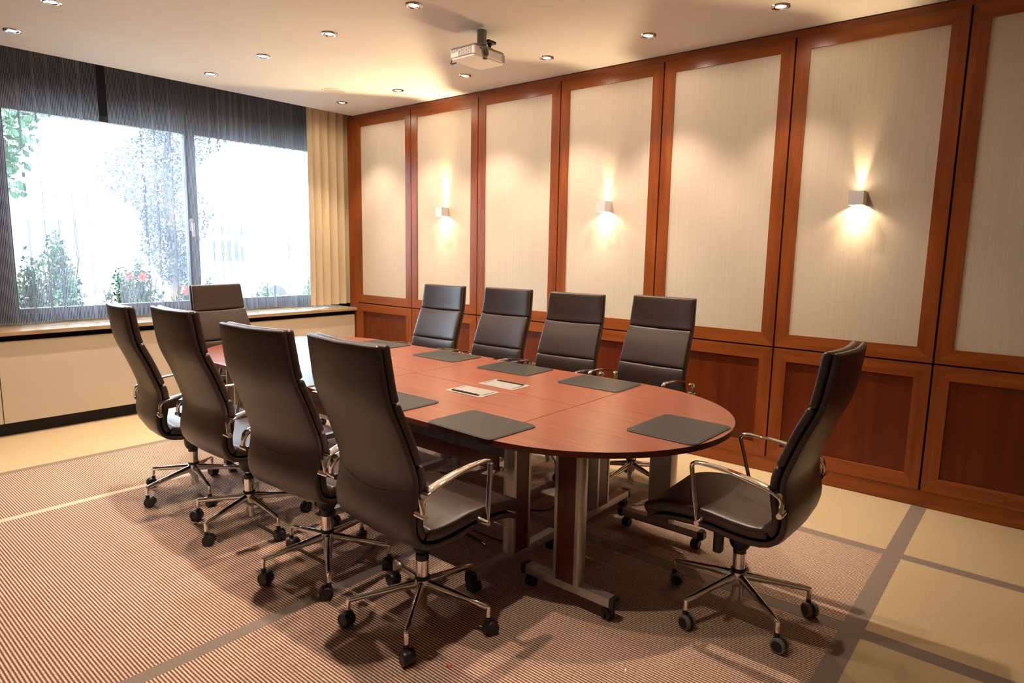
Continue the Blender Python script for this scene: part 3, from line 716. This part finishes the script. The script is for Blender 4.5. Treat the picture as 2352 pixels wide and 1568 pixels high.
for i, (x, y, hd, ph, gr, lb) in enumerate(CH):
    o = chair0 if i == 0 else dup(chair0)
    o.location = (x, y, 0); o.rotation_euler = (0, 0, math.radians(hd)); o['label'] = lb
    k = 0
    for ch in o.children:
        if not ch.name.startswith(('base_leg', 'base_hub', 'gas_lift')): ch.location.z += DZ[i]
        if ch.name.startswith('base_leg'):
            ch.rotation_euler = (0, 0, ph+2*PI*k/5-math.radians(hd)); k += 1
            for cc in ch.children:
                cc.rotation_euler = (0, 0, rc.uniform(0, 2*PI))
                if gr: cc.data = grey_caster

# ------------------------------------------------------------------ small things on the floor
o = MB().tube(catmull([(2.60, 2.05, .004), (2.75, 2.17, .004), (2.79, 2.184, .004), (2.84, 2.13, .004), (2.90, 2.10, .004), (2.96, 2.10, .03), (3.01, 2.12, .12), (3.02, 2.14, .35), (3.0, 2.2, .60)], 8), .004, 8).build('power_cable', M['plastic'])
tag(o, 'black cable looping from the carpet up under the right side of the table', 'cable')
o = MB().tube(catmull([(2.30, 2.75, .55), (2.31, 2.72, .30), (2.34, 2.60, .05), (2.39, 2.30, .004), (2.387, 2.13, .004), (2.40, 2.0, .004), (2.47, 1.90, .004)], 8), .004, 8).build('power_cable', M['plastic'])
tag(o, 'black cable lying on the carpet behind the nearest chair seat, under the table', 'cable')
b = MB(); rr = random.Random(5)
for k in range(7):
    a = rr.uniform(0, 2*PI); L_ = rr.uniform(.006, .014); x, y = rr.uniform(-.006, .006), rr.uniform(-.006, .006)
    b.prism([(x, y), (x+L_*math.cos(a), y+L_*math.sin(a)), (x+L_*.6*math.cos(a+.5), y+L_*.6*math.sin(a+.5))], 0.0, .002+.001*k)
o = b.build('paper_scrap', M['orange'], loc=(1.506, 1.528, 0)); tag(o, 'tiny crumpled orange scrap on the striped carpet in the foreground', 'scrap')
o = MB().prism(rrect(-.007, .007, -.003, .003, .0015, 2), 0, .003).build('paper_scrap', M['paper'], loc=(1.91, 1.032, 0), rotz=.6); tag(o, 'tiny white paper scrap on the striped carpet at the bottom edge', 'scrap')

# ------------------------------------------------------------------ garden outside the window
o = MB().box(-15, 40, 6.9, 60, -.5, -.10).build('garden_ground', M['ground'], smooth=0); tag(o, kind='structure'); o.name = 'ground'
def leaves(mb, n, fn, size, rnd):
    for _ in range(n):
        p = fn(); a = rnd.uniform(0, 2*PI); e = rnd.uniform(-1, 1); s = size*rnd.uniform(.6, 1.3)
        d = Vector((math.cos(a)*math.cos(e), math.sin(a)*math.cos(e), math.sin(e))); q = d.cross(Vector((rnd.uniform(-1,1), rnd.uniform(-1,1), rnd.uniform(-1,1)))).normalized()
        p = Vector(p); mb.add([p, p+d*s*.5+q*s*.28, p+d*s, p+d*s*.5-q*s*.28], [(0,1,2,3)])
def bush(x, y, r, h, label, m='leaf', seed=1, n=900, size=.09, flowers=0):
    rnd = random.Random(seed); t = empty('garden_bush', (x, y, -.10)); tag(t, label, 'bush', 'bushes outside the window')
    mb = MB()
    def f():
        u = rnd.uniform(0, 2*PI); k = rnd.random()**.5; z = rnd.random(); rad = r*k*(1-.75*z**3)*(.8+.3*math.sin(3*u+seed)); return (rad*math.cos(u), rad*.7*math.sin(u), h*z*(1-.22*k+.12*math.sin(u*5+seed)))
    leaves(mb, int(n*2.6), f, size*.62, rnd); mb.build('foliage', M[m], t, smooth=0)
    st = MB()
    for k in range(6):
        a = 2*PI*k/6; st.tube([(0, 0, 0), (r*.3*math.cos(a), r*.2*math.sin(a), h*.5), (r*.55*math.cos(a), r*.35*math.sin(a), h*.85)], [.02, .012, .006], 6)
    st.build('stems', M['bark'], t)
    for k in range(flowers):
        fb = MB(); p = (rnd.uniform(-r*.6, r*.6), -r*.5+rnd.uniform(-.1, .1), h*rnd.uniform(.72, .92))
        for q in range(6): 
            a = 2*PI*q/6; fb.add([p, (p[0]+.05*math.cos(a-.4), p[1]-.01, p[2]+.05*math.sin(a-.4)), (p[0]+.07*math.cos(a), p[1]-.03, p[2]+.07*math.sin(a)), (p[0]+.05*math.cos(a+.4), p[1]-.01, p[2]+.05*math.sin(a+.4))], [(0,1,2,3)])
        fb.build('flower', M['petal'], t, smooth=0)
    return t
bush(1.82, 7.70, .33, 1.42, 'green shrub outside the left edge of the window', seed=2, n=2000, size=.075)
bush(2.30, 8.62, .40, 1.66, 'tallest green shrub outside the left window', seed=12, n=2600, size=.08)
bush(2.64, 7.72, .32, 1.28, 'green shrub close to the glass, right of the tallest shrub', seed=13, n=2000, size=.07)
bush(3.14, 8.62, .38, 1.36, 'green shrub with red blossom behind the front row outside the left window', seed=3, n=2200, size=.075, flowers=3)
bush(3.36, 7.78, .34, 1.16, 'green shrub with red blossom close to the glass of the left window', seed=5, n=2000, size=.07, flowers=2)
bush(3.98, 8.55, .36, 1.14, 'low green shrub outside the left window beside the dark mullion', seed=6, n=1900, size=.07)
bush(4.95, 8.9, .36, 1.04, 'low pale hedge plant outside the right window behind the end chair', 'leaf_pale', 8, 1300, .07)
bush(5.75, 8.9, .40, 1.12, 'low pale hedge plant outside the right window beside the beige drape', 'leaf_pale', 9, 1500, .07)
t = empty('garden_tree', (4.95, 12.0, -.10)); tag(t, 'dark blue-green ivy-clad tree outside, behind the dark window mullion', 'tree')
rnd = random.Random(11); mb = MB()
def ft():
    z = rnd.uniform(.9, 4.2); u = rnd.uniform(0, 2*PI); r = (.28+.62*min(1, max(0, (z-.8)/1.6)))*rnd.random()**.5*(.8+.3*math.sin(z*4+u)); return (r*math.cos(u)+.15*math.sin(z*2), r*.7*math.sin(u), z)
leaves(mb, 11000, ft, .065, rnd); mb.build('foliage', M['conifer'], t, smooth=0)
MB().tube([(0, 0, 0), (.05, 0, 1.2), (-.05, 0, 2.6), (.1, 0, 4.0)], [.12, .10, .08, .03], 10).build('trunk', M['bark'], t)
t = empty('garden_tree', (2.0, 9.6, -.10)); tag(t, 'leafy green tree branch outside the top left corner of the window', 'tree')
mb = MB()
def fm():
    z = rnd.uniform(2.1, 3.3); r = .42*rnd.random()**.5*(.6+.4*(z-2.1)); u = rnd.uniform(0, 2*PI); return (r*math.cos(u)+.05+.2*(z-2.6), r*math.sin(u), z)
leaves(mb, 700, fm, .12, rnd); mb.build('foliage', M['leaf'], t, smooth=0)
MB().tube([(-.7, .2, 0), (-.6, .1, 1.5), (-.3, 0, 2.4), (.2, 0, 3.0)], [.10, .08, .05, .02], 8).build('trunk', M['bark'], t)
t = empty('building', (12, 26, -.10)); tag(t, 'pale overexposed building across the street outside the window', 'building')
MB().box(-14, 14, 0, 6, 0, 3.2).build('wall', M['facade'], t, smooth=0)
MB().box(-14.3, 14.3, -.4, 6.2, 3.2, 3.5).build('roof_slab', M['facade'], t, smooth=0)
for k in range(8): MB().box(-12.5+k*3.2, -10.7+k*3.2, -.03, .05, 1.0, 2.3).build('window', M['facade_glass'], t, smooth=0)
t = empty('van', (7.3, 15.2, -.10)); tag(t, 'white van with dark windows parked outside the right window', 'van')
b = MB(); b.prism([(-1.5, .30), (1.6, .30), (1.7, .95), (1.15, 1.12), (.75, 1.80), (-1.45, 1.85), (-1.55, 1.0)], -.8, .8, lambda a, b_, c: (a, c, b_)); b.build('body', M['van'], t, bevel=.05)
b = MB(); b.prism([(-.55, 1.22), (.35, 1.22), (.12, 1.68), (-.55, 1.68)], -.812, -.79, lambda a, b_, c: (a, c, b_)); b.build('side_window', M['van_glass'], t, smooth=0)
for s in (-1, 1): MB().lathe([(.05, -.82), (.30, -.82), (.32, -.78), (.32, -.62), (.05, -.60)], 24, (s*1.0, 0, .32), 'y').build('wheel', M['plastic'], t)
